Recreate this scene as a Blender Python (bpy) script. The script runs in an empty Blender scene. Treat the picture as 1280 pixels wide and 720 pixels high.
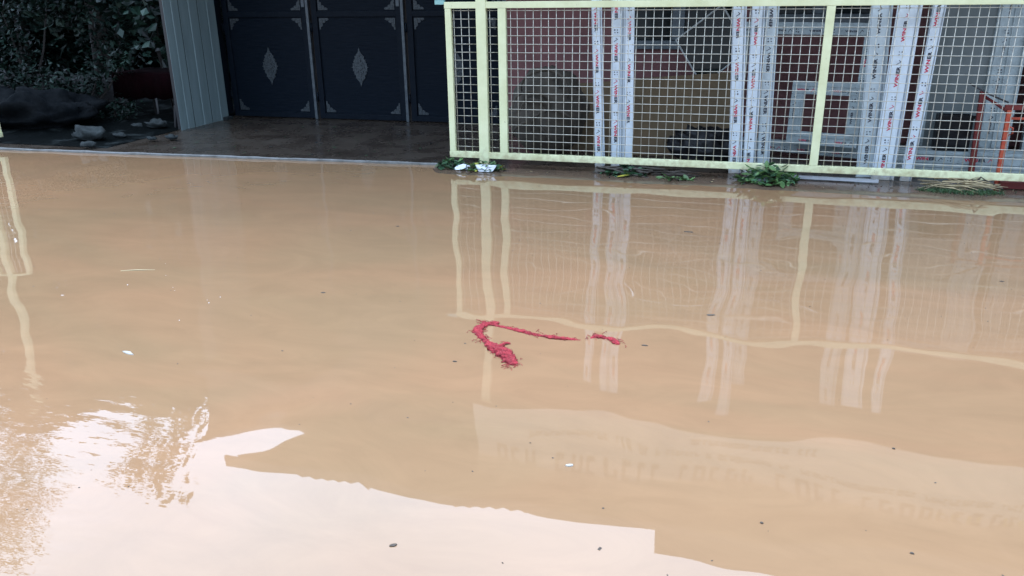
import bpy, bmesh, math, random
from mathutils import Vector, Matrix
R = math.radians
rnd = random.Random(7)
sc = bpy.context.scene
C = sc.collection

# ------------------------------------------------------------------ camera
# world frame: X runs along the fence, Y away from the street, Z up, water level z = 0
CAM_H = 1.5
FPX = 1023.5136                      # focal length in pixels of a 1280 px wide picture
AX = Vector((0.9610286, 0.08296279, -0.26370665))
AY = Vector((0.27612115, -0.33450409, 0.90103503))
AZ = Vector((-0.01345857, -0.93873542, -0.34437578))
def to_world(v): return Vector((AX.dot(v), AY.dot(v), AZ.dot(v)))
cam_d = bpy.data.cameras.new('camera'); cam = bpy.data.objects.new('camera', cam_d); C.objects.link(cam)
cr, cu, cb = to_world(Vector((1,0,0))), -to_world(Vector((0,1,0))), -to_world(Vector((0,0,1)))
cam.matrix_world = Matrix(((cr.x,cu.x,cb.x,0),(cr.y,cu.y,cb.y,0),(cr.z,cu.z,cb.z,CAM_H),(0,0,0,1)))
cam_d.sensor_width = 36; cam_d.lens = FPX/1280*36; cam_d.clip_end = 500; cam_d.clip_start = 0.05
sc.camera = cam
def P(px, py, y):                    # the point seen at a pixel, on the upright plane Y = y
    d = to_world(Vector((px-640, py-360, FPX))); t = y/d.y
    return Vector((d.x*t, y, d.z*t+CAM_H))
def G(px, py, z=0.0):                # the point seen at a pixel, on the level z
    d = to_world(Vector((px-640, py-360, FPX))); t = (z-CAM_H)/d.z
    return Vector((d.x*t, d.y*t, z))

# ------------------------------------------------------------------ world, sun, exposure
SUN_EL, SUN_AZ = R(58), R(-8)       # high veiled sun beyond the roofs, above the fence side
w = bpy.data.worlds.new('World'); sc.world = w; w.use_nodes = True
nt = w.node_tree; nt.nodes.clear()
def N(tree, kind, **kw):
    n = tree.nodes.new(kind)
    for k, v in kw.items(): setattr(n, k, v)
    return n
out = N(nt, 'ShaderNodeOutputWorld'); bg = N(nt, 'ShaderNodeBackground'); bg.inputs['Strength'].default_value = 0.13
sky = N(nt, 'ShaderNodeTexSky', sky_type='NISHITA'); sky.sun_disc = False
sky.sun_elevation = SUN_EL; sky.sun_rotation = SUN_AZ; sky.air_density = 1.0; sky.dust_density = 2.0
tc = N(nt, 'ShaderNodeTexCoord'); cn = N(nt, 'ShaderNodeTexNoise'); cn.inputs['Scale'].default_value = 2.2; cn.inputs['Detail'].default_value = 5
cr_ = N(nt, 'ShaderNodeValToRGB'); cr_.color_ramp.elements[0].position = .3; cr_.color_ramp.elements[1].position = .7
cr_.color_ramp.elements[0].color = (5.3, 7.3, 10.4, 1); cr_.color_ramp.elements[1].color = (8.6, 10.8, 14.2, 1)
mx = N(nt, 'ShaderNodeMix', data_type='RGBA'); mx.inputs['Factor'].default_value = 0.85
nt.links.new(tc.outputs['Generated'], cn.inputs['Vector']); nt.links.new(cn.outputs['Fac'], cr_.inputs['Fac'])
nt.links.new(sky.outputs['Color'], mx.inputs['A']); nt.links.new(cr_.outputs['Color'], mx.inputs['B'])
# cloud layer brightens smoothly towards the veiled sun, all round the sky
sd = Vector((math.sin(SUN_AZ)*math.cos(SUN_EL), math.cos(SUN_AZ)*math.cos(SUN_EL), math.sin(SUN_EL)))
dt = N(nt, 'ShaderNodeVectorMath', operation='DOT_PRODUCT'); dt.inputs[1].default_value = sd
nt.links.new(tc.outputs['Generated'], dt.inputs[0])
gr = N(nt, 'ShaderNodeMapRange', interpolation_type='SMOOTHSTEP'); gr.inputs['From Min'].default_value = -.7; gr.inputs['From Max'].default_value = 1.0
gr.inputs['To Min'].default_value = .38; gr.inputs['To Max'].default_value = 2.9
nt.links.new(dt.outputs['Value'], gr.inputs['Value'])
gm = N(nt, 'ShaderNodeVectorMath', operation='SCALE'); nt.links.new(mx.outputs['Result'], gm.inputs[0]); nt.links.new(gr.outputs[0], gm.inputs['Scale'])
nt.links.new(gm.outputs[0], bg.inputs['Color']); nt.links.new(bg.outputs[0], out.inputs[0])
sl = bpy.data.lights.new('sun', 'SUN'); sun = bpy.data.objects.new('sun', sl); C.objects.link(sun)
sl.energy = 0.8; sl.angle = R(25); sl.color = (1, .96, .9)
sun.rotation_euler = (math.pi/2-SUN_EL, 0, math.pi-SUN_AZ)  # shines from azimuth SUN_AZ (from +Y)
sun.location = (0,0,20)
sc.view_settings.view_transform = 'Standard'; sc.view_settings.look = 'None'
sc.view_settings.gamma = 1; sc.view_settings.exposure = 0.36
sc.view_settings.use_curve_mapping = False

# ------------------------------------------------------------------ materials
def mat(name, col, rough=.6, col2=None, scale=6, detail=5, bump=0, bscale=60, metallic=0, ior=1.45, stretch=(1,1,1), lo=.35, hi=.7, island=0, rough2=None, coat=0, spots=None, mud=None):
    m = bpy.data.materials.new(name); m.use_nodes = True; t = m.node_tree
    b = t.nodes['Principled BSDF']; b.inputs['Roughness'].default_value = rough
    b.inputs['Metallic'].default_value = metallic; b.inputs['IOR'].default_value = ior
    b.inputs['Coat Weight'].default_value = coat
    c1 = (*col, 1); b.inputs['Base Color'].default_value = c1
    tcn = N(t, 'ShaderNodeTexCoord'); mp = N(t, 'ShaderNodeMapping'); mp.inputs['Scale'].default_value = stretch
    t.links.new(tcn.outputs['Object'], mp.inputs['Vector'])
    last = None
    if col2:
        nz = N(t, 'ShaderNodeTexNoise'); nz.inputs['Scale'].default_value = scale; nz.inputs['Detail'].default_value = detail; nz.inputs['Roughness'].default_value = .62
        t.links.new(mp.outputs[0], nz.inputs['Vector'])
        mr = N(t, 'ShaderNodeMapRange'); mr.inputs['From Min'].default_value = lo; mr.inputs['From Max'].default_value = hi
        t.links.new(nz.outputs['Fac'], mr.inputs['Value'])
        mm = N(t, 'ShaderNodeMix', data_type='RGBA'); mm.inputs['A'].default_value = c1; mm.inputs['B'].default_value = (*col2, 1)
        t.links.new(mr.outputs[0], mm.inputs['Factor']); last = mm.outputs['Result']
        if rough2 is not None:
            rr = N(t, 'ShaderNodeMapRange'); rr.inputs['To Min'].default_value = rough; rr.inputs['To Max'].default_value = rough2
            t.links.new(mr.outputs[0], rr.inputs['Value']); t.links.new(rr.outputs[0], b.inputs['Roughness'])
    if spots:                       # rust freckles and chips
        sn = N(t, 'ShaderNodeTexNoise'); sn.inputs['Scale'].default_value = spots[1]; sn.inputs['Detail'].default_value = 6; sn.inputs['Roughness'].default_value = .7
        t.links.new(tcn.outputs['Object'], sn.inputs['Vector'])
        sm = N(t, 'ShaderNodeMapRange'); sm.inputs['From Min'].default_value = spots[2]; sm.inputs['From Max'].default_value = spots[2]+.03
        t.links.new(sn.outputs['Fac'], sm.inputs['Value'])
        sx = N(t, 'ShaderNodeMix', data_type='RGBA'); sx.inputs['B'].default_value = (*spots[0],1)
        t.links.new(last, sx.inputs['A']); t.links.new(sm.outputs[0], sx.inputs['Factor']); last = sx.outputs['Result']
    if mud:                         # dried mud splashed up from the ground
        g2 = N(t, 'ShaderNodeNewGeometry'); sp = N(t, 'ShaderNodeSeparateXYZ'); t.links.new(g2.outputs['Position'], sp.inputs[0])
        un = N(t, 'ShaderNodeTexNoise'); un.inputs['Scale'].default_value = 22; un.inputs['Detail'].default_value = 6
        t.links.new(g2.outputs['Position'], un.inputs['Vector'])
        ma = N(t, 'ShaderNodeMath', operation='MULTIPLY_ADD'); ma.inputs[1].default_value = -mud[1]*2.4; t.links.new(un.outputs['Fac'], ma.inputs[0]); t.links.new(sp.outputs['Z'], ma.inputs[2])
        mz = N(t, 'ShaderNodeMapRange'); mz.inputs['From Min'].default_value = -mud[1]*.9; mz.inputs['From Max'].default_value = -mud[1]*.2; mz.inputs['To Min'].default_value = .75; mz.inputs['To Max'].default_value = 0
        t.links.new(ma.outputs[0], mz.inputs['Value'])
        sx = N(t, 'ShaderNodeMix', data_type='RGBA'); sx.inputs['B'].default_value = (*mud[0],1)
        t.links.new(last, sx.inputs['A']); t.links.new(mz.outputs[0], sx.inputs['Factor']); last = sx.outputs['Result']
    if island:
        g = N(t, 'ShaderNodeNewGeometry'); oi = N(t, 'ShaderNodeObjectInfo')
        ad = N(t, 'ShaderNodeMath', operation='ADD'); fr = N(t, 'ShaderNodeMath', operation='FRACT')
        t.links.new(g.outputs['Random Per Island'], ad.inputs[0]); t.links.new(oi.outputs['Random'], ad.inputs[1]); t.links.new(ad.outputs[0], fr.inputs[0])
        hs = N(t, 'ShaderNodeHueSaturation'); mv = N(t, 'ShaderNodeMapRange'); mv.inputs['To Min'].default_value = 1-island; mv.inputs['To Max'].default_value = 1+island
        t.links.new(fr.outputs[0], mv.inputs['Value']); t.links.new(mv.outputs[0], hs.inputs['Value'])
        if last: t.links.new(last, hs.inputs['Color'])
        else: hs.inputs['Color'].default_value = c1
        last = hs.outputs[0]
    if last: t.links.new(last, b.inputs['Base Color'])
    if bump:
        bn = N(t, 'ShaderNodeTexNoise'); bn.inputs['Scale'].default_value = bscale; bn.inputs['Detail'].default_value = 4
        t.links.new(mp.outputs[0], bn.inputs['Vector'])
        bp = N(t, 'ShaderNodeBump'); bp.inputs['Strength'].default_value = 1; bp.inputs['Distance'].default_value = bump
        t.links.new(bn.outputs['Fac'], bp.inputs['Height']); t.links.new(bp.outputs[0], b.inputs['Normal'])
    return m
M = {}
M['cream'] = mat('cream_paint', (.74,.75,.47), .42, (.60,.60,.34), 4, bump=.0008, bscale=60, lo=.4, hi=.75, spots=((.16,.10,.05), 34, .68), mud=((.42,.36,.20), .16))
M['wire'] = mat('galvanised_wire', (.60,.57,.48), .5, (.36,.33,.26), 30, metallic=.2)
M['pvc'] = mat('pvc_film', (.70,.77,.82), .22, (.50,.57,.62), 7, bump=.0022, bscale=18, lo=.4, hi=.8, spots=((.10,.10,.12), 60, .70), mud=((.40,.34,.26), .10))
M['pvc_shade'] = mat('shade_grey_pvc_film', (.40,.46,.46), .45, (.24,.28,.28), 12, bump=.002, bscale=25, lo=.35, hi=.75, spots=((.04,.04,.05), 40, .62))  # greyer copy of the white film, shade put into its colour
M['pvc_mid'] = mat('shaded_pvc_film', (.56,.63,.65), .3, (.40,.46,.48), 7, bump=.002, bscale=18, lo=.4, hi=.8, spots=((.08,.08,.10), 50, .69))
M['pvc_edge'] = mat('pvc_groove', (.33,.38,.42), .4, (.25,.28,.3), 10)
M['print_red'] = mat('red_ink', (.55,.03,.07), .4)
M['print_black'] = mat('dark_ink', (.03,.03,.045), .4)
M['door'] = mat('black_gate_paint', (.004,.0075,.013), .5, (.008,.012,.018), 14, bump=.0008, bscale=70, ior=1.2)
M['door_panel'] = mat('black_panel_paint', (.004,.0075,.013), .42, (.010,.014,.020), 5, bump=.003, bscale=5, stretch=(1,1,26), ior=1.15, spots=((.04,.045,.05), 9, .78))
M['alu'] = mat('aluminium_strip', (.12,.14,.15), .45, (.07,.08,.09), 20, metallic=.4)
M['silver'] = mat('dull_silver', (.085,.098,.105), .5, (.015,.02,.024), 90, metallic=.3, bump=.002, bscale=80)
M['tin'] = mat('corrugated_tin', (.235,.31,.315), .5, (.18,.24,.24), 4, stretch=(1,3,.35), lo=.35, hi=.75, metallic=.15)
M['slab'] = mat('wet_concrete', (.034,.024,.017), .18, (.062,.049,.038), 2.6, bump=.004, bscale=14, rough2=.4, detail=8)
M['kerb'] = mat('kerb_concrete', (.20,.20,.19), .4, (.10,.095,.085), 9, bump=.003, bscale=40)  # paler than the slab, the edge highlight put into the colour
M['apron'] = mat('muddy_edge', (.135,.088,.058), .10, (.085,.060,.042), 3, bump=.003, bscale=9, rough2=.22)
M['mauve'] = mat('mauve_plaster', (.235,.105,.100), .85, (.175,.08,.075), 3, bump=.003, bscale=30)
M['house'] = mat('grey_render', (.12,.10,.09), .9, (.08,.065,.06), 1.5, bump=.004, bscale=25)
M['roof'] = mat('roof_sheet', (.16,.13,.11), .6, (.10,.075,.06), 3)
M['glass'] = mat('dark_glass', (.008,.012,.012), .12, (.02,.03,.03), 3)
M['glass_grey'] = mat('film_covered_glass', (.16,.18,.175), .35, (.09,.105,.10), 2.5, stretch=(1,1,.4), bump=.002, bscale=8)
M['frame_grey'] = mat('grey_frame', (.17,.20,.21), .5, (.12,.14,.15), 8)
M['board'] = mat('brown_board', (.15,.102,.056), .95, (.10,.072,.042), 4, bump=.002, bscale=30, stretch=(1,1,.3))
M['plastic'] = mat('black_plastic', (.007,.007,.008), .45, (.012,.012,.013), 8, ior=1.3, bump=.02, bscale=9)
M['tarp'] = mat('dark_tarp', (.040,.033,.025), .85, (.075,.060,.044), 7, bump=.02, bscale=10)
M['red'] = mat('red_steel_paint', (.42,.06,.035), .4, (.55,.13,.06), 14, lo=.4, hi=.7)
M['darkred'] = mat('dark_red_paint', (.13,.018,.018), .5, (.2,.03,.02), 14)
M['iron'] = mat('dark_iron', (.03,.028,.028), .5)
M['strip'] = mat('pale_strip', (.42,.44,.42), .5)
M['leaf'] = mat('fresh_leaf', (.07,.16,.05), .45, (.13,.20,.07), 9, island=.45)
M['leaf_dark'] = mat('dark_leaf', (.03,.085,.04), .42, (.06,.11,.055), 9, island=.5)
M['leaf_yellow'] = mat('yellow_leaf', (.42,.36,.05), .5, (.25,.3,.06), 12)
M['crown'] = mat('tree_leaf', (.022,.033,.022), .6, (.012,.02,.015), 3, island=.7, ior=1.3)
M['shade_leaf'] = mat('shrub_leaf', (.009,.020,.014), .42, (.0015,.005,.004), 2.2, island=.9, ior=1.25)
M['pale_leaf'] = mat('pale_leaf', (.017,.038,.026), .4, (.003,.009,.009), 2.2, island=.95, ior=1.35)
M['mound'] = mat('black_sheeting', (.004,.005,.006), .7, (.012,.013,.014), 5, bump=.02, bscale=12, ior=1.05)
M['bark'] = mat('bark', (.030,.024,.02), .95, (.015,.012,.01), 12, stretch=(1,1,.2), bump=.01, bscale=20)
M['twig'] = mat('wet_twig', (.035,.025,.018), .6, (.06,.045,.03), 20)
M['straw'] = mat('dry_straw', (.32,.25,.14), .7, island=.5)
M['grass'] = mat('wet_grass', (.04,.085,.03), .5, island=.5)
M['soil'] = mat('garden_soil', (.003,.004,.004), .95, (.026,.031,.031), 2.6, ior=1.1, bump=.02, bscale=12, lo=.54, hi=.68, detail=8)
M['stone'] = mat('pale_rubble', (.035,.042,.042), .9, (.012,.014,.014), 14, bump=.012, bscale=30, ior=1.3)
M['scrap'] = mat('sodden_scrap', (.40,.37,.33), .5, (.3,.27,.23), 20)
M['paper'] = mat('white_paper', (.72,.74,.78), .5, (.6,.62,.66), 10)
M['carton'] = mat('wet_carton', (.20,.11,.07), .7)
M['cloth'] = mat('red_cloth', (.25,.009,.016), .6, (.50,.03,.045), 45, bump=.02, bscale=150, lo=.38, hi=.62, detail=8)
M['tablecloth'] = mat('dark_red_cloth', (.005,.0006,.0012), 1, (.003,.0006,.001), 9, ior=1.12)
M['banner'] = mat('banner_vinyl', (.80,.78,.70), .5, (.74,.72,.64), 1.2, lo=.3, hi=.7)
M['banner_top'] = mat('banner_band', (.62,.52,.38), .5, (.55,.46,.33), 2)
M['banner_ink'] = mat('banner_ink', (.10,.11,.12), .5)
M['banner_gold'] = mat('banner_gold_ink', (.50,.42,.12), .5)
M['speck'] = mat('wet_scum', (.07,.05,.035), .6)
M['teal'] = mat('teal_metal', (.25,.45,.42), .5)

def water_mat():
    m = bpy.data.materials.new('flood_water'); m.use_nodes = True; t = m.node_tree; L = t.links.new
    b = t.nodes['Principled BSDF']; b.inputs['Roughness'].default_value = .012; b.inputs['IOR'].default_value = 1.5
    tcn = N(t, 'ShaderNodeTexCoord')
    # drifting silt colour
    mp = N(t, 'ShaderNodeMapping'); mp.inputs['Scale'].default_value = (.45, 1.0, 1)
    L(tcn.outputs['Object'], mp.inputs['Vector'])
    n1 = N(t, 'ShaderNodeTexNoise'); n1.inputs['Scale'].default_value = .9; n1.inputs['Detail'].default_value = 4; n1.inputs['Distortion'].default_value = 1.2
    L(mp.outputs[0], n1.inputs['Vector'])
    r1 = N(t, 'ShaderNodeMapRange'); r1.inputs['From Min'].default_value = .38; r1.inputs['From Max'].default_value = .66
    L(n1.outputs['Fac'], r1.inputs['Value'])
    m1 = N(t, 'ShaderNodeMix', data_type='RGBA'); m1.inputs['A'].default_value = (.285,.162,.086,1); m1.inputs['B'].default_value = (.254,.156,.083,1)
    L(r1.outputs[0], m1.inputs['Factor'])
    n2 = N(t, 'ShaderNodeTexNoise'); n2.inputs['Scale'].default_value = 3.2; n2.inputs['Roughness'].default_value = .66; n2.inputs['Detail'].default_value = 8; n2.inputs['Distortion'].default_value = 2
    L(mp.outputs[0], n2.inputs['Vector'])
    r2 = N(t, 'ShaderNodeMapRange'); r2.inputs['From Min'].default_value = .3; r2.inputs['From Max'].default_value = .7; r2.inputs['To Min'].default_value = .925; r2.inputs['To Max'].default_value = 1.06
    L(n2.outputs['Fac'], r2.inputs['Value'])
    hs = N(t, 'ShaderNodeHueSaturation'); L(r2.outputs[0], hs.inputs['Value']); L(m1.outputs['Result'], hs.inputs['Color'])
    L(hs.outputs[0], b.inputs['Base Color'])
    # low swell, fine ripple, and a livelier patch towards the near left
    def noise(scale, sx, sy, det, rot=0):
        mm = N(t, 'ShaderNodeMapping'); mm.inputs['Scale'].default_value = (sx, sy, 1); mm.inputs['Rotation'].default_value = (0,0,rot)
        L(tcn.outputs['Object'], mm.inputs['Vector'])
        n = N(t, 'ShaderNodeTexNoise'); n.inputs['Scale'].default_value = scale; n.inputs['Detail'].default_value = det; n.inputs['Roughness'].default_value = .4
        L(mm.outputs[0], n.inputs['Vector']); return n.outputs['Fac']
    def math_(op, a, bb):
        n = N(t, 'ShaderNodeMath', operation=op)
        for i, v in enumerate((a, bb)):
            if isinstance(v, (int, float)): n.inputs[i].default_value = v
            else: L(v, n.inputs[i])
        return n.outputs[0]
    swell = math_('MULTIPLY', noise(2.2, 1, .85, 0), .0066)
    fine = math_('MULTIPLY', noise(6.5, 1, .9, 0), .00055)
    sep = N(t, 'ShaderNodeSeparateXYZ'); L(tcn.outputs['Object'], sep.inputs[0])
    # distance from a spot where the water is disturbed
    dx = math_('SUBTRACT', sep.outputs['X'], -2.6); dy = math_('MULTIPLY', math_('SUBTRACT', sep.outputs['Y'], 1.5), .9)
    dd = math_('SQRT', math_('ADD', math_('MULTIPLY', dx, dx), math_('MULTIPLY', dy, dy)), 0)
    mk = N(t, 'ShaderNodeMapRange', interpolation_type='SMOOTHSTEP'); mk.inputs['From Min'].default_value = .4; mk.inputs['From Max'].default_value = 1.15; mk.inputs['To Min'].default_value = 1; mk.inputs['To Max'].default_value = 0
    L(dd, mk.inputs['Value'])
    lively = math_('MULTIPLY', math_('MULTIPLY', noise(9, .55, 1.8, 3, R(25)), .0027), mk.outputs[0])
    hgt = math_('ADD', math_('ADD', swell, fine), lively)
    bp = N(t, 'ShaderNodeBump'); bp.inputs['Strength'].default_value = 1; bp.inputs['Distance'].default_value = 1
    L(hgt, bp.inputs['Height']); L(bp.outputs[0], b.inputs['Normal'])
    return m
M['water'] = water_mat()

# ------------------------------------------------------------------ object helpers
def tag(o, label=None, cat=None, group=None, kind=None):
    for k, v in (('label', label), ('category', cat), ('group', group), ('kind', kind)):
        if v: o[k] = v
    return o
def thing(name, loc, label, cat, group=None, rot=(0,0,0)):
    o = bpy.data.objects.new(name, None); C.objects.link(o); o.location = loc; o.rotation_euler = rot
    o.empty_display_size = .1
    return tag(o, label, cat, group)
def copy_tree(o, parent=None):
    c = o.copy(); C.objects.link(c); c.parent = parent
    for ch in list(o.children): copy_tree(ch, c)
    return c
class MB:
    def __init__(s): s.v = []; s.f = []; s.m = []
    def add(s, vs, fs, mi=0):
        k = len(s.v); s.v += [tuple(v) for v in vs]; s.f += [tuple(i+k for i in f) for f in fs]; s.m += [mi]*len(fs); return s
    def box(s, x0, x1, y0, y1, z0, z1, mi=0):
        return s.add([(x0,y0,z0),(x1,y0,z0),(x1,y1,z0),(x0,y1,z0),(x0,y0,z1),(x1,y0,z1),(x1,y1,z1),(x0,y1,z1)],
                     [(0,3,2,1),(4,5,6,7),(0,1,5,4),(1,2,6,5),(2,3,7,6),(3,0,4,7)], mi)
    def tube(s, pts, rad, n=8, mi=0, squash=1.0):
        pts = [Vector(p) for p in pts]; rs = rad if hasattr(rad, '__len__') else [rad]*len(pts)
        k0 = len(s.v); N_ = len(pts)
        for i, p in enumerate(pts):
            d = (pts[min(i+1, N_-1)]-pts[max(i-1, 0)]).normalized()
            a = Vector((0,0,1)) if abs(d.z) < .9 else Vector((1,0,0))
            u = d.cross(a).normalized(); v = u.cross(d).normalized()
            for j in range(n):
                t = 2*math.pi*j/n
                s.v.append(tuple(p+u*math.cos(t)*rs[i]+v*math.sin(t)*rs[i]*squash))
        for i in range(N_-1):
            for j in range(n):
                s.f.append((k0+i*n+j, k0+i*n+(j+1)%n, k0+(i+1)*n+(j+1)%n, k0+(i+1)*n+j)); s.m.append(mi)
        s.f.append(tuple(k0+j for j in range(n))[::-1]); s.m.append(mi)
        s.f.append(tuple(k0+(N_-1)*n+j for j in range(n))); s.m.append(mi)
        return s
    def prism(s, poly, z0, z1, mi=0):          # polygon in x,y raised in z
        n = len(poly)
        return s.add([(x,y,z0) for x,y in poly]+[(x,y,z1) for x,y in poly],
              [tuple(range(n))[::-1], tuple(range(n,2*n))]+[(i,(i+1)%n,n+(i+1)%n,n+i) for i in range(n)], mi)
    def xzprism(s, poly, y0, y1, mi=0):        # polygon in x,z, given depth in y (y0 nearer the street)
        n = len(poly)
        return s.add([(x,y0,z) for x,z in poly]+[(x,y1,z) for x,z in poly],
              [tuple(range(n)), tuple(range(n,2*n))[::-1]]+[((i+1)%n,i,n+i,n+(i+1)%n) for i in range(n)], mi)
    def mesh(s, name, mats, smooth=False, bevel=0):
        me = bpy.data.meshes.new(name); me.from_pydata(s.v, [], s.f)
        for m in (mats if isinstance(mats, (list, tuple)) else [mats]): me.materials.append(m)
        for p, mi in zip(me.polygons, s.m): p.material_index = mi; p.use_smooth = smooth
        bm = bmesh.new(); bm.from_mesh(me)
        bmesh.ops.recalc_face_normals(bm, faces=bm.faces)
        if bevel: bmesh.ops.bevel(bm, geom=bm.edges[:], offset=bevel, segments=2, affect='EDGES', profile=.7)
        bm.to_mesh(me); bm.free(); me.update()
        return me
    def build(s, name, mats, parent=None, **kw):
        return link(name, s.mesh(name, mats, **kw), parent)
def link(name, me, parent=None, loc=None, rot=None, scale=None):
    o = bpy.data.objects.new(name, me); C.objects.link(o); o.parent = parent
    if loc is not None: o.location = loc
    if rot is not None: o.rotation_euler = rot
    if scale is not None: o.scale = scale
    return o

# ================================================================== SETTING
# flood water: one sheet to the horizon
o = MB().add([(-150,-150,0),(150,-150,0),(150,150,0),(-150,150,0)], [(0,1,2,3)]).build('flood_water', M['water'])
tag(o, kind='structure')
# concrete slab in front of the black gate and under the workshop
kx = [(-14,6.34),(-7.43,6.62),(-5,6.73),(-3.6,6.80),(-2.55,6.86),(-2.4,6.90),(4,6.92)]
def strip(name, m, edge, back, z0, z1, n=1):
    mb = MB(); poly = edge+[(edge[-1][0],back),(edge[0][0],back)]
    mb.prism(poly, z0, z1); o = mb.build(name, m); tag(o, kind='structure'); return o
fl = MB(); fe = [(-14,6.364),(-7.43,6.644),(-5,6.754),(-3.6,6.824),(-2.55,6.884),(-2.4,6.935),(4,6.955)]
fl.prism(fe+[(4,12),(-14,12)], -.3, .016)
tag(fl.build('concrete_floor', M['slab']), kind='structure')
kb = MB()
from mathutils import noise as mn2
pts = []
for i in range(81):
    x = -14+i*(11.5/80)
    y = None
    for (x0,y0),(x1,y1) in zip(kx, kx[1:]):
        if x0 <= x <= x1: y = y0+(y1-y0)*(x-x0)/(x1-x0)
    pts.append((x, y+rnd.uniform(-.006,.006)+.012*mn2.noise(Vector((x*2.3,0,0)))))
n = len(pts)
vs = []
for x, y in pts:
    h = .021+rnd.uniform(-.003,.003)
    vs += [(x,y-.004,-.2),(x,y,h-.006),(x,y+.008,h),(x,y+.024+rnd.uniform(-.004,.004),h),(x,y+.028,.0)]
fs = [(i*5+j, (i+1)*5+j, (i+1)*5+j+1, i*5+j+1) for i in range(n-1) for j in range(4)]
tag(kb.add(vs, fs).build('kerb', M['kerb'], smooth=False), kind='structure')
# muddy apron just breaking the surface under the fence
ap = MB(); NX, NY = 150, 10
from mathutils import noise as mn
for i in range(NX+1):
    x = -2.75+i*(6.8/NX)
    for j in range(NY+1):
        t = j/NY; y = 6.42+.56*t
        z = -.012+.034*min(1, t*1.6)**.8 + .010*mn.noise(Vector((x*1.3, y*3, 0)))+.004*mn.noise(Vector((x*7, y*9, 3)))
        z = min(z, .0155 if t < .99 else .017)
        if x < -2.55: z -= (-2.55-x)*.12
        if t < .35: z -= .02*(.35-t)
        ap.v.append((x,y,z))
for i in range(NX):
    for j in range(NY):
        a = i*(NY+1)+j; ap.f.append((a, a+NY+1, a+NY+2, a+1)); ap.m.append(0)
tag(ap.build('muddy_shoulder', M['apron'], smooth=True), kind='structure')
# garden soil to the left of the tin panel
gs = MB(); NX, NY = 60, 60
for i in range(NX+1):
    for j in range(NY+1):
        x = -16+i*(9.70/NX); y = 6.86+j*(8/NY)-.0
        edge = min(1, max(0, (y-6.9)/.6))
        edge *= min(1, max(0, (-6.36-x)/.5))
        z = .02+edge*(.05+.07*mn.noise(Vector((x*1.1,y*1.3,0)))+.035*mn.noise(Vector((x*4,y*4,5))))+.03*max(0,y-8)
        gs.v.append((x,y,z))
for i in range(NX):
    for j in range(NY):
        a = i*(NY+1)+j; gs.f.append((a, a+NY+1, a+NY+2, a+1)); gs.m.append(0)
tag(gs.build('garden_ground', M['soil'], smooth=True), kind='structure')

# ================================================================== BUILDINGS
def house():
    t = thing('gatehouse', (-4.4,9.2,0), 'dark rendered house wall with a sloping roof above the black gate', 'house')
    t.location = (0,0,0)
    w_ = MB().xzprism([(-6.32,0),(-2.62,0),(-2.62,4.3),(-5.9,4.32),(-6.18,4.37),(-7.4,4.80),(-7.4,2.6),(-6.32,2.6)], 9.16, 9.4)
    w_.build('wall', M['house'], t)
    MB().xzprism([(-7.55,4.86),(-6.18,4.375),(-5.9,4.325),(-2.5,4.305),(-2.5,4.35),(-5.9,4.37),(-6.18,4.415),(-7.55,4.90)], 9.02, 12).build('roof', M['roof'], t)
    MB().box(-6.42,-5.03,7.75,9.155,2.86,2.98).build('shade_slab', M['house'], t, bevel=.01)  # overhead slab added so the gate below falls dark
    MB().box(-6.5,-6.33,8.9,9.155,0,2.86).build('pier', M['door'], t)
    return t
house()
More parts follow.
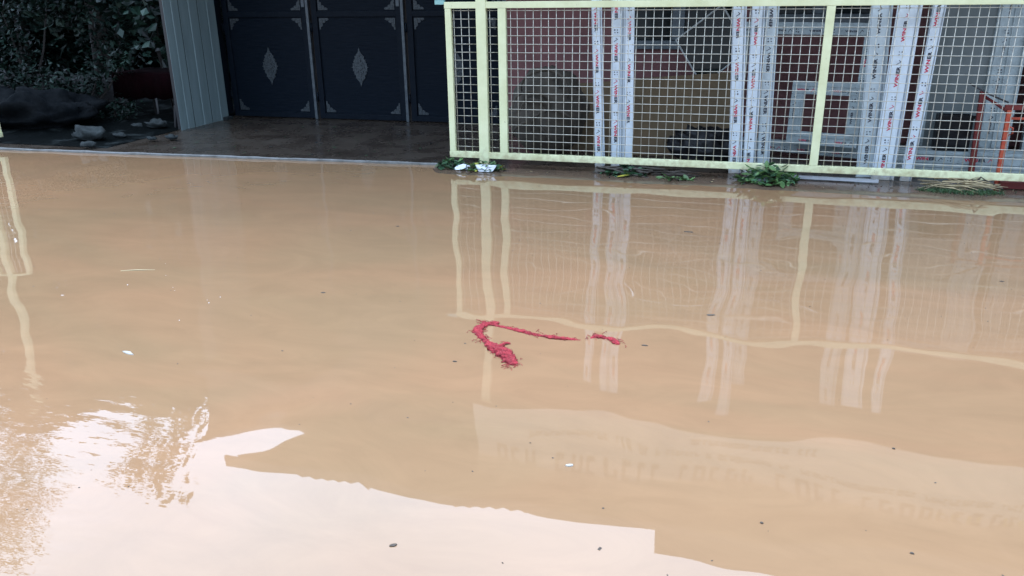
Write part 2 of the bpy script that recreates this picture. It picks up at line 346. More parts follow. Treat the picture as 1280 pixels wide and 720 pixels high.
def workshop():
    t = thing('workshop', (0,0,0), 'mauve plastered workshop behind the mesh fence under a sheet metal canopy', 'building')
    # wall with two window openings
    wb = MB()
    X0,X1,W1,W2,W3,W4 = -2.6,3.3,-1.32,-.20,.02,1.12
    wb.box(X0,W1,8.8,9.0,0,4.3); wb.box(W1,W2,8.8,9.0,0,.90); wb.box(W1,W2,8.8,9.0,1.9,4.3)
    wb.box(W2,W3,8.8,9.0,0,4.3); wb.box(W3,W4,8.8,9.0,0,1.15); wb.box(W3,W4,8.8,9.0,1.9,4.3); wb.box(W4,X1,8.8,9.0,0,4.3)
    wb.build('wall', M['mauve'], t)
    MB().box(3.3,3.5,6.95,9.0,0,3.2).build('unseen_side_wall', M['mauve'], t)  # unseen end wall added to keep light out of the workshop
    for (a, b_, z0) in ((W1,W2,.90),(W3,W4,1.15)):
        f = MB(); f.box(a,a+.06,8.84,8.9,z0+.07,1.9); f.box(b_-.06,b_,8.84,8.9,z0+.07,1.9); f.box(a,b_,8.84,8.9,1.84,1.9)
        wn = f.build('window', M['frame_grey'], t)
        MB().box(a-.04,b_+.04,8.76,8.92,z0-.01,z0+.07).build('sill', M['frame_grey'], wn, bevel=.004)
        mid = a+.42*(b_-a)
        MB().box(mid,mid+.12,8.83,8.895,z0+.075,1.84).build('mullion', M['frame_grey'], wn)
        MB().box(a+.06,b_-.06,8.905,8.915,z0+.07,1.84).build('pane', M['glass'], wn)
    # canopy: corrugated sheet on rafters, edge at Y 6.4
    sl_ = .32; y0, y1 = 6.4, 9.0
    cb_ = MB(); nn = 220; xs = [-4.99+i*(8.6/nn) for i in range(nn+1)]
    vs = []
    for i, x in enumerate(xs):
        z = .018*math.cos(i*math.pi/2)+.05*mn.noise(Vector((x*.9,0,0)))+.03*mn.noise(Vector((x*3.1,2,0)))+(.04 if int(x*1.17+20)%2 else 0)
        vs += [(x,y0,3.19+z),(x,y1,3.19+z+sl_*(y1-y0)),(x,y0,3.17+z),(x,y1,3.17+z+sl_*(y1-y0))]
    fs = []
    for i in range(nn):
        a = i*4; b_ = a+4
        fs += [(a,b_,b_+1,a+1),(a+2,a+3,b_+3,b_+2),(a,a+2,b_+2,b_)]
    fs += [(0,1,3,2)]
    cb_.add(vs, fs); rf = cb_.build('canopy', M['roof'], t)
    for x in (-4.9,-3.4,-1.9,-.4,1.1,2.6):
        r = MB(); r.add([(x,y0+.02,3.07),(x+.05,y0+.02,3.07),(x+.05,y1,3.07+sl_*(y1-y0)),(x,y1,3.07+sl_*(y1-y0)),(x,y0+.02,3.14),(x+.05,y0+.02,3.14),(x+.05,y1,3.14+sl_*(y1-y0)),(x,y1,3.14+sl_*(y1-y0))],
              [(0,3,2,1),(4,5,6,7),(0,1,5,4),(1,2,6,5),(2,3,7,6),(3,0,4,7)])
        r.build('rafter', M['iron'], rf)
    MB().box(-4.98,3.6,6.37,6.395,3.07,3.20).build('fascia', M['roof'], t, bevel=.004)
    # raised end box of the canopy
    MB().xzprism([(-.52,3.23),(3.6,3.23),(3.6,3.30),(1.2,3.42),(.07,3.53),(-.52,3.575)], 6.40, 6.55).build('parapet', M['house'], t)
workshop()

# tin panel at the left of the gate, standing edge-on
cp = thing('corrugated_panel', (-6.25,8.0,0), 'grey green ribbed sheet metal panel standing beside the black gate', 'metal panel')
for (ya, yb) in ((0,.25),(.264,.585),(.599,.92)):
    seg = [(0,ya),(0,ya+(yb-ya)*.46),(.006,ya+(yb-ya)*.49),(.006,ya+(yb-ya)*.53),(0,ya+(yb-ya)*.56),(0,yb)]
    mb = MB(); vs = []
    for (d, yy) in seg: vs += [(-d,yy,0),(-d,yy,2.85),(-d-.003,yy,0),(-d-.003,yy,2.85)]
    k = len(seg); fs = [(0,1,3,2),((k-1)*4,(k-1)*4+2,(k-1)*4+3,(k-1)*4+1)]
    for i in range(k-1):
        a = i*4; b_ = a+4; fs += [(a,b_,b_+1,a+1),(a+2,a+3,b_+3,b_+2),(a+1,b_+1,b_+3,a+3),(a,a+2,b_+2,b_)]
    mb.add(vs, fs).build('metal_sheet', M['tin'], cp)
MB().box(-.075,-.03,.04,.10,0,2.85).build('rear_post', M['iron'], cp)
MB().box(-.075,-.03,.82,.88,0,2.85).build('rear_post', M['iron'], cp)
MB().box(-.05,-.02,.11,.81,.01,2.8).build('shadow_backing', M['plastic'], cp)  # dark sheet added behind the gaps so they read as shadow lines
MB().box(-.02,.055,.80,.93,.0,.05).build('foot_block', M['stone'], cp, bevel=.008)

# ================================================================== BLACK GATE
def scallop(poly_fn, n=72): return [poly_fn(2*math.pi*i/n) for i in range(n)]
def diamond(parent, cx, cz):
    def f(t):
        c, s = math.cos(t), math.sin(t)
        r = 1/((abs(c)/.098)**1.25+(abs(s)/.20)**1.25)**.8*(1+.06*math.cos(16*t)+.07*math.cos(28*t))
        return (cx+c*r, cz+s*r)
    mb = MB().xzprism(scallop(f), -.008, .0)
    for (ax, az, r) in ((0,0,.034),(0,.08,.02),(0,-.08,.02),(.045,0,.015),(-.045,0,.015),(0,.135,.012),(0,-.135,.012),(.03,.05,.012),(-.03,.05,.012),(.03,-.05,.012),(-.03,-.05,.012)):
        ring = [(cx+ax+r*math.cos(2*math.pi*i/10), cz+az+r*math.sin(2*math.pi*i/10)) for i in range(10)]
        mb.xzprism(ring, -.016, -.0075)
    return mb.build('diamond_ornament', M['silver'], parent)
def corner(parent, cx, cz, sx, sz):
    pts = [(0,0),(.12,0),(.125,.018),(.10,.03),(.085,.025),(.08,.045),(.06,.055),(.045,.05),(.045,.08),(.03,.095),(.02,.10),(.018,.125),(0,.13)]
    poly = [(cx+sx*a, cz+sz*b) for a, b in pts]
    if sx*sz < 0: poly = poly[::-1]
    mb = MB().xzprism(poly, -.007, 0)
    for a, b_, r in ((.03,.03,.018),(.075,.014,.009),(.014,.075,.009)):
        mb.xzprism([(cx+sx*a+r*math.cos(2*math.pi*i/8), cz+sz*b_+r*math.sin(2*math.pi*i/8)) for i in range(8)], -.013, -.0065)
    return mb.build('corner_ornament', M['silver'], parent)
def gate_leaf(x, wdt, label):
    t = thing('gate_leaf', (x,9.1,.018), label, 'gate', 'leaves of the black folding gate')
    f = MB(); H_ = 2.3
    f.box(.03,.10,0,.05,.01,H_); f.box(wdt-.10,wdt-.03,0,.05,.01,H_)
    f.box(.10,wdt-.10,0,.05,.01,.07); f.box(.10,wdt-.10,0,.05,1.19,1.25); f.box(.10,wdt-.10,0,.05,H_-.06,H_)
    f.build('frame', M['door'], t, bevel=.004)
    MB().box(.10,wdt-.10,.022,.04,.07,1.19).build('lower_panel', M['door_panel'], t)
    MB().box(.10,wdt-.10,.022,.04,1.25,H_-.06).build('upper_panel', M['door_panel'], t)
    MB().box(wdt-.028,wdt+.005,-.02,.02,.0,H_).build('cover_strip', M['alu'], t, bevel=.003)
    for (cx, cz, sx, sz) in ((.115,.085,1,1),(wdt-.115,.085,-1,1),(.115,1.175,1,-1),(wdt-.115,1.175,-1,-1),(.115,1.265,1,1),(wdt-.115,1.265,-1,1)):
        c = corner(t, cx, cz, sx, sz); c.location.y = .022
    d = diamond(t, wdt/2, .62); d.location.y = .022
    for hz in (.22, 1.02, 1.9): MB().tube([(.018,-.004,hz),(.018,-.004,hz+.10)], .011, 8).build('hinge', M['door'], t, smooth=True)
    MB().box(wdt-.085,wdt-.045,-.01,-.001,1.30,1.46).build('lock_plate', M['alu'], t, bevel=.003)
    return t
gate_leaf(-6.31, 1.2, 'left leaf of the black folding gate, next to the ribbed metal panel')
gate_leaf(-5.105, 1.2, 'middle leaf of the black folding gate, between the two pale upright strips')
gate_leaf(-3.90, 1.2, 'right leaf of the black folding gate, running in behind the mesh fence')

# ================================================================== FENCES
wire_v = MB().tube([(0,0,0),(0,0,1.2)], .0030, 6).mesh('wire', M['wire'], smooth=True)
wire_h = MB().tube([(0,0,0),(1,0,0)], .0030, 6).mesh('wire', M['wire'], smooth=True)
def mesh_fence(xa, xb, stiles, label, y=6.8, z0=.125, z1=1.365):
    t = thing('mesh_fence', (xa, y, 0), label, 'fence', 'cream framed wire mesh fences')
    MB().box(0,xb-xa,-.022,.022,z0-.027,z0+.026).build('rail', M['cream'], t, bevel=.004)
    MB().box(0,xb-xa,-.022,.022,z1-.022,z1+.03).build('rail', M['cream'], t, bevel=.004)
    for (x, wd) in stiles:
        MB().box(x-wd/2-xa,x+wd/2-xa,-.021,.021,z0+.0265,z1-.0225).build('stile', M['cream'], t, bevel=.004)
    return t
mf = mesh_fence(-2.54, 3.1, [(-2.51,.052),(-2.04,.068),(.50,.062),(3.06,.062)], 'long cream framed wire mesh fence panel standing along the flooded kerb')
# wires: uprights and cross wires, each its own rod, running the length of a bay
def wires(t, xa, x0, x1, z0=.13, z1=1.36, p=.0655):
    n = int((x1-x0)/p); off = (x1-x0-n*p)/2+p*.1
    for i in range(n+1):
        x = x0+off+i*p
        if x > x1-.01: break
        link('wire', wire_v, t, (x-xa+rnd.uniform(-.002,.002), .004, z0+.012), (rnd.uniform(-.002,.002), rnd.uniform(-.0025,.0025), 0), (1,1,(z1-z0-.01)/1.2))
    nh = int((z1-z0)/.0665)
    for j in range(1, nh+1):
        z = z0-.002+j*.0665
        if z > z1-.02: break
        link('wire', wire_h, t, (x0-xa-.005, -.003, z+rnd.uniform(-.0015,.0015)), (0, rnd.uniform(-.0012,.0012), 0), (x1-x0+.01,1,1))
wires(mf, -2.54, -2.48, -2.27); wires(mf, -2.54, -2.17, -2.08); wires(mf, -2.54, -2.0, .46); wires(mf, -2.54, .54, 3.02)
MB().box(-.085,-.002,-.015,.02,1.375,1.41).build('latch_bracket', M['teal'], mf, bevel=.004)
mf2 = mesh_fence(-10.4, -7.55, [(-7.585,.06),(-8.05,.075),(-10.3,.075)], 'far cream mesh fence panel beyond the left side of the gateway', z1=1.44)
wires(mf2, -10.4, -8.01, -7.62, z1=1.43); wires(mf2, -10.4, -10.26, -8.09, z1=1.43)
def post(x, wd, h, label):
    t = thing('fence_post', (x,6.8,0), label, 'post', 'tall square posts of the fence')
    MB().box(-wd/2,wd/2,-.026,.026,.018,h).build('shaft', M['cream'], t, bevel=.005)
    MB().box(-wd/2-.05,wd/2+.05,-.06,.06,.006,.018).build('base_plate', M['iron'], t)
    return t
post(-2.22, .086, 2.26, 'tall cream square post rising through the mesh fence to the banner')
post(-7.87, .09, 2.95, 'tall cream square post at the left edge of the gateway')
post(3.2, .098, 3.05, 'tall cream square post at the far right end of the mesh fence')

# ================================================================== BANNER
bt = thing('banner', (0,6.72,2.28), 'long pale printed banner fixed above the mesh fence', 'banner')
MB().box(-2.34,3.6,-.006,.006,0,.72).build('sheet', M['banner'], bt)
MB().box(-2.34,3.6,.006,.04,-.0,.04).build('batten', M['iron'], bt)
MB().box(-2.34,3.6,.006,.04,.68,.72).build('batten', M['iron'], bt)
MB().box(-2.34,3.6,-.0085,-.0065,.55,.72).build('band', M['banner_top'], bt)
def smudge_line(x0, x1, z, h, stroke, gap, word, m, name='worn_lettering'):
    mb = MB(); x = x0; k = 0
    while x < x1:
        k += 1
        if rnd.random() < word: x += stroke*5; continue
        hh = h*rnd.uniform(.8,1.0)
        kind = rnd.random()
        mb.box(x, x+stroke, -.0115,-.0090, z, z+hh)
        if kind < .75:
            mb.box(x+stroke, x+stroke*2.4, -.0115,-.0090, z+hh-stroke, z+hh)
        if kind < .55: mb.box(x+stroke*2.4, x+stroke*3.4, -.0115,-.0090, z+rnd.choice((0,hh*.45)), z+hh)
        if kind > .4: mb.box(x+stroke, x+stroke*2.4, -.0115,-.0090, z, z+stroke)
        x += stroke*3.6+gap
    mb.build(name, m, bt)['kind'] = 'stuff'
smudge_line(-.35,.85,.075,.07,.012,.012,.10,M['banner_ink'])
smudge_line(-1.85,2.9,.27,.06,.011,.010,.12,M['banner_ink'])
smudge_line(-2.1,3.3,.40,.17,.030,.035,.12,M['banner_ink'])
smudge_line(1.65,2.6,.44,.12,.028,.03,.05,M['banner_gold'])

# ================================================================== PVC PROFILES
def text_mesh(body):
    cu_ = bpy.data.curves.new('t', 'FONT'); cu_.body = body; cu_.size = .052; cu_.offset = .0022; cu_.resolution_u = 2
    ob = bpy.data.objects.new('t', cu_); C.objects.link(ob); bpy.context.view_layer.update()
    me = bpy.data.meshes.new_from_object(ob.evaluated_get(bpy.context.evaluated_depsgraph_get()))
    vs = [v.co.copy() for v in me.vertices]; fs = [tuple(p.vertices) for p in me.polygons]
    wd = max(v.x for v in vs); bpy.data.objects.remove(ob); bpy.data.curves.remove(cu_)
    return vs, fs, wd
TW, TE = text_mesh('WIN'), text_mesh('ER')
def as_stuff(o): o['kind'] = 'stuff'; return o
def print_strip(x, z0, z1, down, yf, step=.335, phase=0.0, scale=.8, horiz=False):
    """lettering running along a profile; x = centre line"""
    mb = MB(); tot = (TW[2]+TE[2]+.004)*scale
    z = z0+phase
    def put(vs, fs, off, mi, zb):
        q = []
        for v in vs:
            a = (v.x*scale+off); u = (v.y-.018)*scale*.72
            if horiz: q.append((zb+a, yf, x+u))
            elif down: q.append((x+u, yf, zb+tot-a))
            else: q.append((x-u, yf, zb+a))
        mb.add(q, fs, mi)
    def pt(a, u, zb):
        return (zb+a, yf, x+u) if horiz else ((x+u, yf, zb+a))
    while z+tot < z1:
        put(TW[0], TW[1], 0, 0, z); put(TE[0], TE[1], (TW[2]+.004)*scale, 1, z)
        # tick beside the word, two pairs of dots further on
        for (seg_, mi) in ((((.0,-.018),(.018,.012),(.03,-.004)), rnd.choice((0,1))),):
            b0 = z+tot+.014
            for (a0,u0),(a1,u1) in zip(seg_, seg_[1:]):
                dx, dz = a1-a0, u1-u0; L_ = math.hypot(dx,dz); nx, nz = -dz/L_*.0022, dx/L_*.0022
                mb.add([pt(a0+nx,u0+nz,b0),pt(a1+nx,u1+nz,b0),pt(a1-nx,u1-nz,b0),pt(a0-nx,u0-nz,b0)], [(0,1,2,3)], mi)
        for (a, u) in ((.085,-.01),(.085,.012),(.105,-.012),(.105,.01)):
            r = rnd.uniform(.003,.007); b0 = z+tot
            if b0+a < z1: mb.add([pt(a+r*math.cos(i*math.pi/3), u+r*math.sin(i*math.pi/3), b0) for i in range(6)], [tuple(range(6))], 1)
        z += step
    return mb
def profile(bot, top, wd, down, label, dep=.055, phase=0, cols=1, dark=False, step=.335, film='pvc'):
    d = top-bot; L_ = d.length
    t = thing('window_profile', bot, label, 'plastic profile', 'plastic window profiles leaning behind the fence')
    t.rotation_euler = (-math.atan2(d.y, d.z), math.atan2(d.x, d.z), 0)
    h = wd/2
    # section: front lips and a sunk centre groove, seen from above
    sec = [(-h,0),(-h*.16,0),(-h*.13,.006),(h*.13,.006),(h*.16,0),(h,0),(h,.018),(h-.008,.018),(h-.008,dep),(-h+.008,dep),(-h+.008,.018),(-h,.018)] if cols == 2 else \
          [(-h,.004),(-h+.005,0),(h*.62,0),(h*.66,.006),(h*.8,.006),(h*.84,.0),(h,.002),(h,.02),(h-.008,.02),(h-.008,dep),(-h+.006,dep),(-h+.006,.02),(-h,.02)]
    MB().prism(sec, 0, L_).build('bar', M[film], t)
    for gx, gw in (((-h*.2,.006),(0,.016),(h*.2,.005),(-h*.93,.005)) if cols == 2 else ((h*.70,.007),(-h*.9,.004))):
        MB().box(gx-gw/2,gx+gw/2,-.0008 if abs(gx) > h*.15 else .0052,.008,.004,L_-.004).build('seam', M['pvc_edge'], t)
    xs = [(-h*.58, down), (h*.58, down)] if cols == 2 else [(-h*.15, down)]
    for i, (x, dn) in enumerate(xs):
        m = print_strip(x, .03, L_-.02, dn, -.0012, phase=phase+.17*i, scale=.9, step=step)
        as_stuff(m.build('printed_lettering', [M['print_black'] if dark else M['print_red'], M['print_black']], t))
    return t
V = Vector
profile(V((-1.235,7.0,.018)), V((-1.305,6.89,2.02)), .085, True, 'narrow white printed profile, leftmost of the leaning ones', phase=.10)
profile(V((-1.045,7.0,.018)), V((-1.075,6.885,2.08)), .185, True, 'wide white double grooved profile just right of the leftmost one', cols=2, phase=.19)
profile(V((-.095,7.0,.018)), V((-.19,6.89,2.03)), .105, True, 'white leaning profile behind the big leaf heap, left one of three', phase=.05)
profile(V((.015,7.01,.018)), V((-.035,6.90,2.1)), .10, False, 'white leaning profile, middle of the three above the leaf heap', phase=.0)
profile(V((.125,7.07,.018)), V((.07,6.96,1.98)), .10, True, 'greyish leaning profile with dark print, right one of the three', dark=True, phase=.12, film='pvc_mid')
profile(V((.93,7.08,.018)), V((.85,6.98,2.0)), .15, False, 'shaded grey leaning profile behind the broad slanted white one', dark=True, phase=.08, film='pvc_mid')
profile(V((1.045,7.0,.018)), V((1.06,6.9,1.92)), .17, False, 'broad white slanted profile with red and black print, right half of the fence', phase=.03)
profile(V((1.215,6.99,.018)), V((1.275,6.9,1.95)), .085, False, 'slim white slanted profile, rightmost of the leaning ones', phase=.14)
# profile lying on the floor
lp = thing('window_profile', (.28,6.875,.024), 'bright white plastic profile lying flat on the floor under the fence rail', 'plastic profile', 'plastic window profiles leaning behind the fence')
lp.rotation_euler = (0,0,R(-2))
MB().prism([(0,0),(.72,0),(.72,.03),(0,.03)], 0, .024).build('bar', M['paper'], lp, bevel=.003)
MB().box(.02,.70,.006,.012,.0225,.0255).build('ridge', M['pvc'], lp)

# frames leaning behind
def pvc_frame(name, x0, x1, z0, z1, wd, y, lean, label, cat, group=None, pane=None, dep=.06, ink=True, roll=0, wl=None, wr=None, yaw=0):
    wl = wl or wd; wr = wr or wd
    t = thing(name, (x0, y, z0), label, cat, group, (-lean, roll, yaw))
    W, H_ = x1-x0, z1-z0
    def bar(a, b_, c, d, horiz):
        mb = MB().box(a,b_,0,dep,c,d)
        o = mb.build('frame_bar', M['pvc_shade'], t, bevel=.005)
        g = MB()
        if horiz: g.box(a+.01,b_-.01,-.006,.001,c+(d-c)*.62,c+(d-c)*.74)
        else:
            g.box(a+(b_-a)*.62,a+(b_-a)*.74,-.006,.001,c+.01,d-.01)
            if b_-a > .2:
                g.box(a+(b_-a)*.08,a+(b_-a)*.2,-.014,.001,c+.01,d-.01); g.box(a+(b_-a)*.46,a+(b_-a)*.5,-.018,.001,c+.01,d-.01); g.box(a+(b_-a)*.88,a+(b_-a)*.97,-.022,.001,c+.01,d-.01)
        g.build('ridge', M['pvc_shade'], o)
        if ink:
            m = print_strip(c+(d-c)*.33, a+.03, b_-.02, False, -.0012, phase=rnd.uniform(0,.1), scale=.6, horiz=True, step=.30) if horiz else \
                print_strip(a+(b_-a)*.33, c+.03, d-.02, False, -.0012, phase=rnd.uniform(0,.1), scale=.6, step=.30)
            if m.v: as_stuff(m.build('printed_lettering', [M['print_red'] if rnd.random() < .4 else M['print_black'], M['print_black']], o))
    bar(0,W,0,wd,True); bar(0,W,H_-wd,H_,True); bar(0,wl,wd+.0005,H_-wd-.0005,False); bar(W-wr,W,wd+.0005,H_-wd-.0005,False)
    if pane:
        MB().box(wl-.004,W-wr+.004,dep*.5,dep*.5+.008,wd-.004,H_-wd+.004).build('pane', pane, t)
    return t
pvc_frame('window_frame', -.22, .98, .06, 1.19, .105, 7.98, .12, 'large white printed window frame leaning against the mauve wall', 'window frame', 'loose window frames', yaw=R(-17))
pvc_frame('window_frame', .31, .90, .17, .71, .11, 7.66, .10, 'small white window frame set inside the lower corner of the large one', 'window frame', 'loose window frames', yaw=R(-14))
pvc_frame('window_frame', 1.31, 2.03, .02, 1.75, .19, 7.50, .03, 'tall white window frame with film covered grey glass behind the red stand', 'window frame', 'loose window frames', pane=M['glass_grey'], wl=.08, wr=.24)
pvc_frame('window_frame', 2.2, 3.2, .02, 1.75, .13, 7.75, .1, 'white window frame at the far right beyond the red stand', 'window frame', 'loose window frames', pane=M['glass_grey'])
# tilted sash, dark pane, thin pale edging
ts = thing('tilted_sash', P(878,107,8.15), 'dark square pane with thin pale edging, tilted on one corner before the wall window', 'window sash')
A_, B_, C_, D_ = [P(*q,8.15)-P(878,107,8.15) for q in ((845,50),(903,6),(935,62),(878,107))]
MB().add([tuple(v+V((0,dy,0))) for dy in (0,.02) for v in (A_,B_,C_,D_)], [(0,1,2,3),(7,6,5,4),(0,4,5,1),(1,5,6,2),(2,6,7,3),(3,7,4,0)]).build('pane', M['glass'], ts)
for a, b_ in ((A_,B_),(B_,C_),(C_,D_),(D_,A_)):
    MB().tube([a+V((0,-.006,0)), b_+V((0,-.006,0))], .0085, 6).build('edging', M['strip'], ts)
# brown board leaning, two sheets
def quadboard(name, pts, y0, y1, th, m, label, cat):
    base = V((pts[0][0], y0, pts[0][1])); t = thing(name, base, label, cat)
    zmax = max(p[1] for p in pts)
    vs = [V((x, y0+(y1-y0)*z/zmax, z))-base for x, z in pts]; vs += [v+V((0,th,0)) for v in vs]
    MB().add([tuple(v) for v in vs], [(0,1,2,3),(7,6,5,4),(0,4,5,1),(1,5,6,2),(2,6,7,3),(3,7,4,0)]).build('sheet', m, t, bevel=.003)
    MB().add([tuple(v+V((.01,-.003,0))) for v in (vs[0],vs[1],vs[1]+V((0,0,.03)),vs[0]+V((0,0,.03)))]+[tuple(v+V((.01,-.0005,0))) for v in (vs[0],vs[1],vs[1]+V((0,0,.03)),vs[0]+V((0,0,.03)))], [(0,1,2,3),(7,6,5,4),(0,4,5,1),(1,5,6,2),(2,6,7,3),(3,7,4,0)]).build('edge_band', m, t)
quadboard('leaning_board', [(-1.12,.02),(-.06,.02),(-.10,.76),(-1.16,.68)], 7.6, 7.9, .02, M['board'], 'brown board leaning low against the wall between the white profiles', 'board')
quadboard('leaning_board', [(-1.75,.02),(-1.16,.02),(-1.2,.66),(-1.75,.62)], 7.66, 7.92, .02, M['board'], 'brown board partly hidden by the dark tarpaulin heap', 'board')
def lump(name, base, rx, ry, rz, m, label, cat, seed, amp=.18, fq=3, sub=4, flat=True):
    bm = bmesh.new(); bmesh.ops.create_icosphere(bm, subdivisions=sub, radius=1)
    for v in bm.verts:
        p = v.co.normalized(); k = 1+amp*mn.noise(p*fq+V((seed,0,0)))*1.6+amp*.5*mn.noise(p*fq*2.7+V((0,seed,0)))+amp*.3*abs(mn.noise(p*fq*6+V((0,seed,0))))
        v.co = V((p.x*rx*k, p.y*ry*k, (p.z*.5+.5)*2*rz*k if flat else p.z*rz*k))
        if flat and v.co.z < 0: v.co.z = 0
    me = bpy.data.meshes.new(name); bm.to_mesh(me); bm.free(); me.materials.append(m)
    for p in me.polygons: p.use_smooth = True
    o = link(name, me, None, base); return tag(o, label, cat)
# dark tarpaulin roll: rounded heap with bands
tt = thing('tarpaulin_heap', (-1.8,7.45,.018), 'rounded heap of dark rolled tarpaulin behind the fence, by the mauve wall', 'tarpaulin')
h1 = lump('roll', (-.02,0,0), .36, .26, .38, M['tarp'], None, None, 3, amp=.12, fq=2.2); h1.parent = tt
for k, (cx, cz, rr) in enumerate(((-.1,.48,.17),(-.08,.46,.11),(.1,.3,.2),(-.12,.22,.15),(.02,.62,.22))):
    pts = [V((cx+rr*math.cos(a), -.27+.03*math.sin(a*3+k)+.10*abs(cz-.4), cz+rr*.8*math.sin(a))) for a in [R(-20+d*14) for d in range(16)]]
    MB().tube(pts, [.006+.008*math.sin(i/15*math.pi) for i in range(16)], 7).build('fold', M['tarp'], tt, smooth=True)
lump('black_sack', (-.36,7.30,.018), .30, .16, .15, M['plastic'], 'low black plastic sack on the floor in front of the brown board', 'sack', 8, amp=.25)
# black crate by the grey glass
for k_, (za, lb_) in enumerate(((.018,'lower of two shade-greyed white profiles lying under the black crate'),(.119,'upper of two shade-greyed white profiles lying under the black crate'))):
    t_ = thing('window_profile', (1.16,7.26,za), lb_, 'plastic profile', 'plastic window profiles leaning behind the fence')
    mb = MB(); mb.box(0,.98-.03*k_,0,.14,0,.098); mb.build('bar', M['pvc_shade'], t_, bevel=.004)
    MB().box(.005,.97-.03*k_,-.006,.001,.07,.082).build('ridge', M['pvc_shade'], t_)
    as_stuff(print_strip(.035, .05, .95, False, -.0015, phase=.1*k_, scale=.9, horiz=True, step=.36).build('printed_lettering', [M['print_red'], M['print_black']], t_))
bx = thing('black_crate', (1.44,7.28,-.022), 'black open crate standing before the grey glass, right of the slim slanted profile', 'crate')
c_ = MB(); c_.box(0,.25,.0,.012,.242,.52); c_.box(0,.012,.012,.13,.242,.52); c_.box(.238,.25,.012,.13,.242,.52); c_.box(.012,.238,.118,.13,.242,.52); c_.box(.012,.238,.012,.118,.242,.26)
c_.build('body', M['plastic'], bx)
MB().box(-.008,.258,-.008,.0,.50,.525).build('rim', M['plastic'], bx)
# red steel stand
rs = thing('red_stand', (1.85,7.0,.018), 'red and orange painted steel stand behind the right end of the fence', 'stand')
def rtube(pts, r, m, nm): return MB().tube([V(p)-V((1.85,7.0,.018)) for p in pts], r, 8).build(nm, m, rs, smooth=True)
def sq(name, a, b_, wd, m):
    a = V(a)-V((1.85,7.0,.018)); b_ = V(b_)-V((1.85,7.0,.018)); d = (b_-a)
    mb = MB(); u = V((0,1,0)); v = d.cross(u).normalized()
    vs = [tuple(p+u*s1*wd/2+v*s2*wd/2) for p in (a,b_) for s1, s2 in ((-1,-1),(1,-1),(1,1),(-1,1))]
    mb.add(vs, [(0,1,2,3),(7,6,5,4),(0,4,5,1),(1,5,6,2),(2,6,7,3),(3,7,4,0)]); return mb.build(name, m, rs, bevel=.003)
sq('leg', (1.845,6.93,.02), (1.835,6.93,.60), .034, M['red'])
sq('leg', (1.72,7.2,.02), (1.70,7.2,.70), .04, M['darkred'])
sq('leg', (2.75,6.93,.02), (2.75,6.93,.60), .034, M['red'])
sq('top_rail', (1.80,6.93,.618), (2.8,6.93,.618), .034, M['darkred'])
sq('cross_rail', (1.855,6.955,.535), (2.73,6.955,.535), .018, M['red'])
sq('base_rail', (1.85,6.895,.045), (2.8,6.895,.045), .05, M['darkred'])
rtube([(1.84,6.93,.575),(1.78,7.08,.62),(1.72,7.2,.66)], .011, M['darkred'], 'brace')
rtube([(1.845,6.92,.48),(1.875,6.91,.47),(1.88,6.91,.43),(1.85,6.92,.41)], .006, M['red'], 'hook')
ir = thing('iron_rod', (1.55,6.99,.78), 'thin dark iron rod lying aslant on top of the red stand', 'rod')
MB().tube([(0,0,0),(.13,-.03,-.07),(.27,-.06,-.128)], .007, 6).build('rod', M['iron'], ir, smooth=True)

# ================================================================== LEAF HEAPS AND LITTER
def leaf_mesh(L_=.09, W_=.04, curl=.3, m=None):
    mb = MB(); n = 5
    for i in range(n+1):
        t = i/n; wv = W_*math.sin(math.pi*min(1,t*.92+.04))**.8*.5; z = curl*L_*(t*t)*.6
        mb.v += [(t*L_, -wv, z+wv*.35), (t*L_, 0, z), (t*L_, wv, z+wv*.35)]
    for i in range(n):
        a = i*3; mb.f += [(a,a+3,a+4,a+1),(a+1,a+4,a+5,a+2)]; mb.m += [0,0]
    return mb.mesh('leaf', m, smooth=True)
LM = {k: [leaf_mesh(a, b_, c, M[k]) for a, b_, c in ((.09,.045,.5),(.07,.03,-.4),(.11,.05,.2))] for k in ('leaf','leaf_dark')}
LY = leaf_mesh(.08,.045,.3,M['leaf_yellow'])
def heap(name, c, rx, ry, h, n, kinds, label, cat, s=1.0, yellow=0):
    t = thing(name, c, label, cat, 'heaps of washed up greenery')
    for i in range(n):
        a = rnd.uniform(0,2*math.pi); r = math.sqrt(rnd.random()); x, y = r*rx*math.cos(a), r*ry*math.sin(a)
        z = .85*h*(1-r*r)*rnd.uniform(.2,1)+.006
        sc_ = s*rnd.uniform(.7,1.25)
        me = LY if i < yellow else rnd.choice(LM[rnd.choice(kinds)])
        link('leaf', me, t, (x,y,z), (rnd.uniform(-.7,.7), rnd.uniform(-.45,.6), rnd.uniform(0,6.28)), (sc_,)*3)
    for i in range(6):
        a = rnd.uniform(0,6.28); p = V((rnd.uniform(-rx,rx)*.5, rnd.uniform(-ry,ry)*.5, h*.3))
        MB().tube([p, p+V((math.cos(a)*.06,math.sin(a)*.04,.02)), p+V((math.cos(a)*.12,math.sin(a)*.07,.0))], .0025, 5).build('stem', M['twig'], t)
    return t
heap('leaf_heap', (-2.50,6.74,.012), .14,.09,.09, 120, ['leaf_dark','leaf_dark','leaf'], 'dark green clump of wet leaves at the left foot of the fence', 'leaf heap', .65)
heap('leaf_heap', (-2.20,6.70,.012), .19,.08,.08, 130, ['leaf','leaf_dark'], 'yellowish green leaf heap at the foot of the tall post, by the white paper', 'leaf heap', .6, yellow=22)
heap('leaf_heap', (-.98,6.78,.012), .20,.08,.085, 120, ['leaf_dark'], 'dark leaf and twig heap under the rail by the wide double profile', 'leaf heap', .65)
heap('leaf_heap', (-.56,6.68,.010), .13,.05,.02, 40, ['leaf'], 'small flat scatter of bright green leaves on the muddy edge', 'leaf heap', .6)
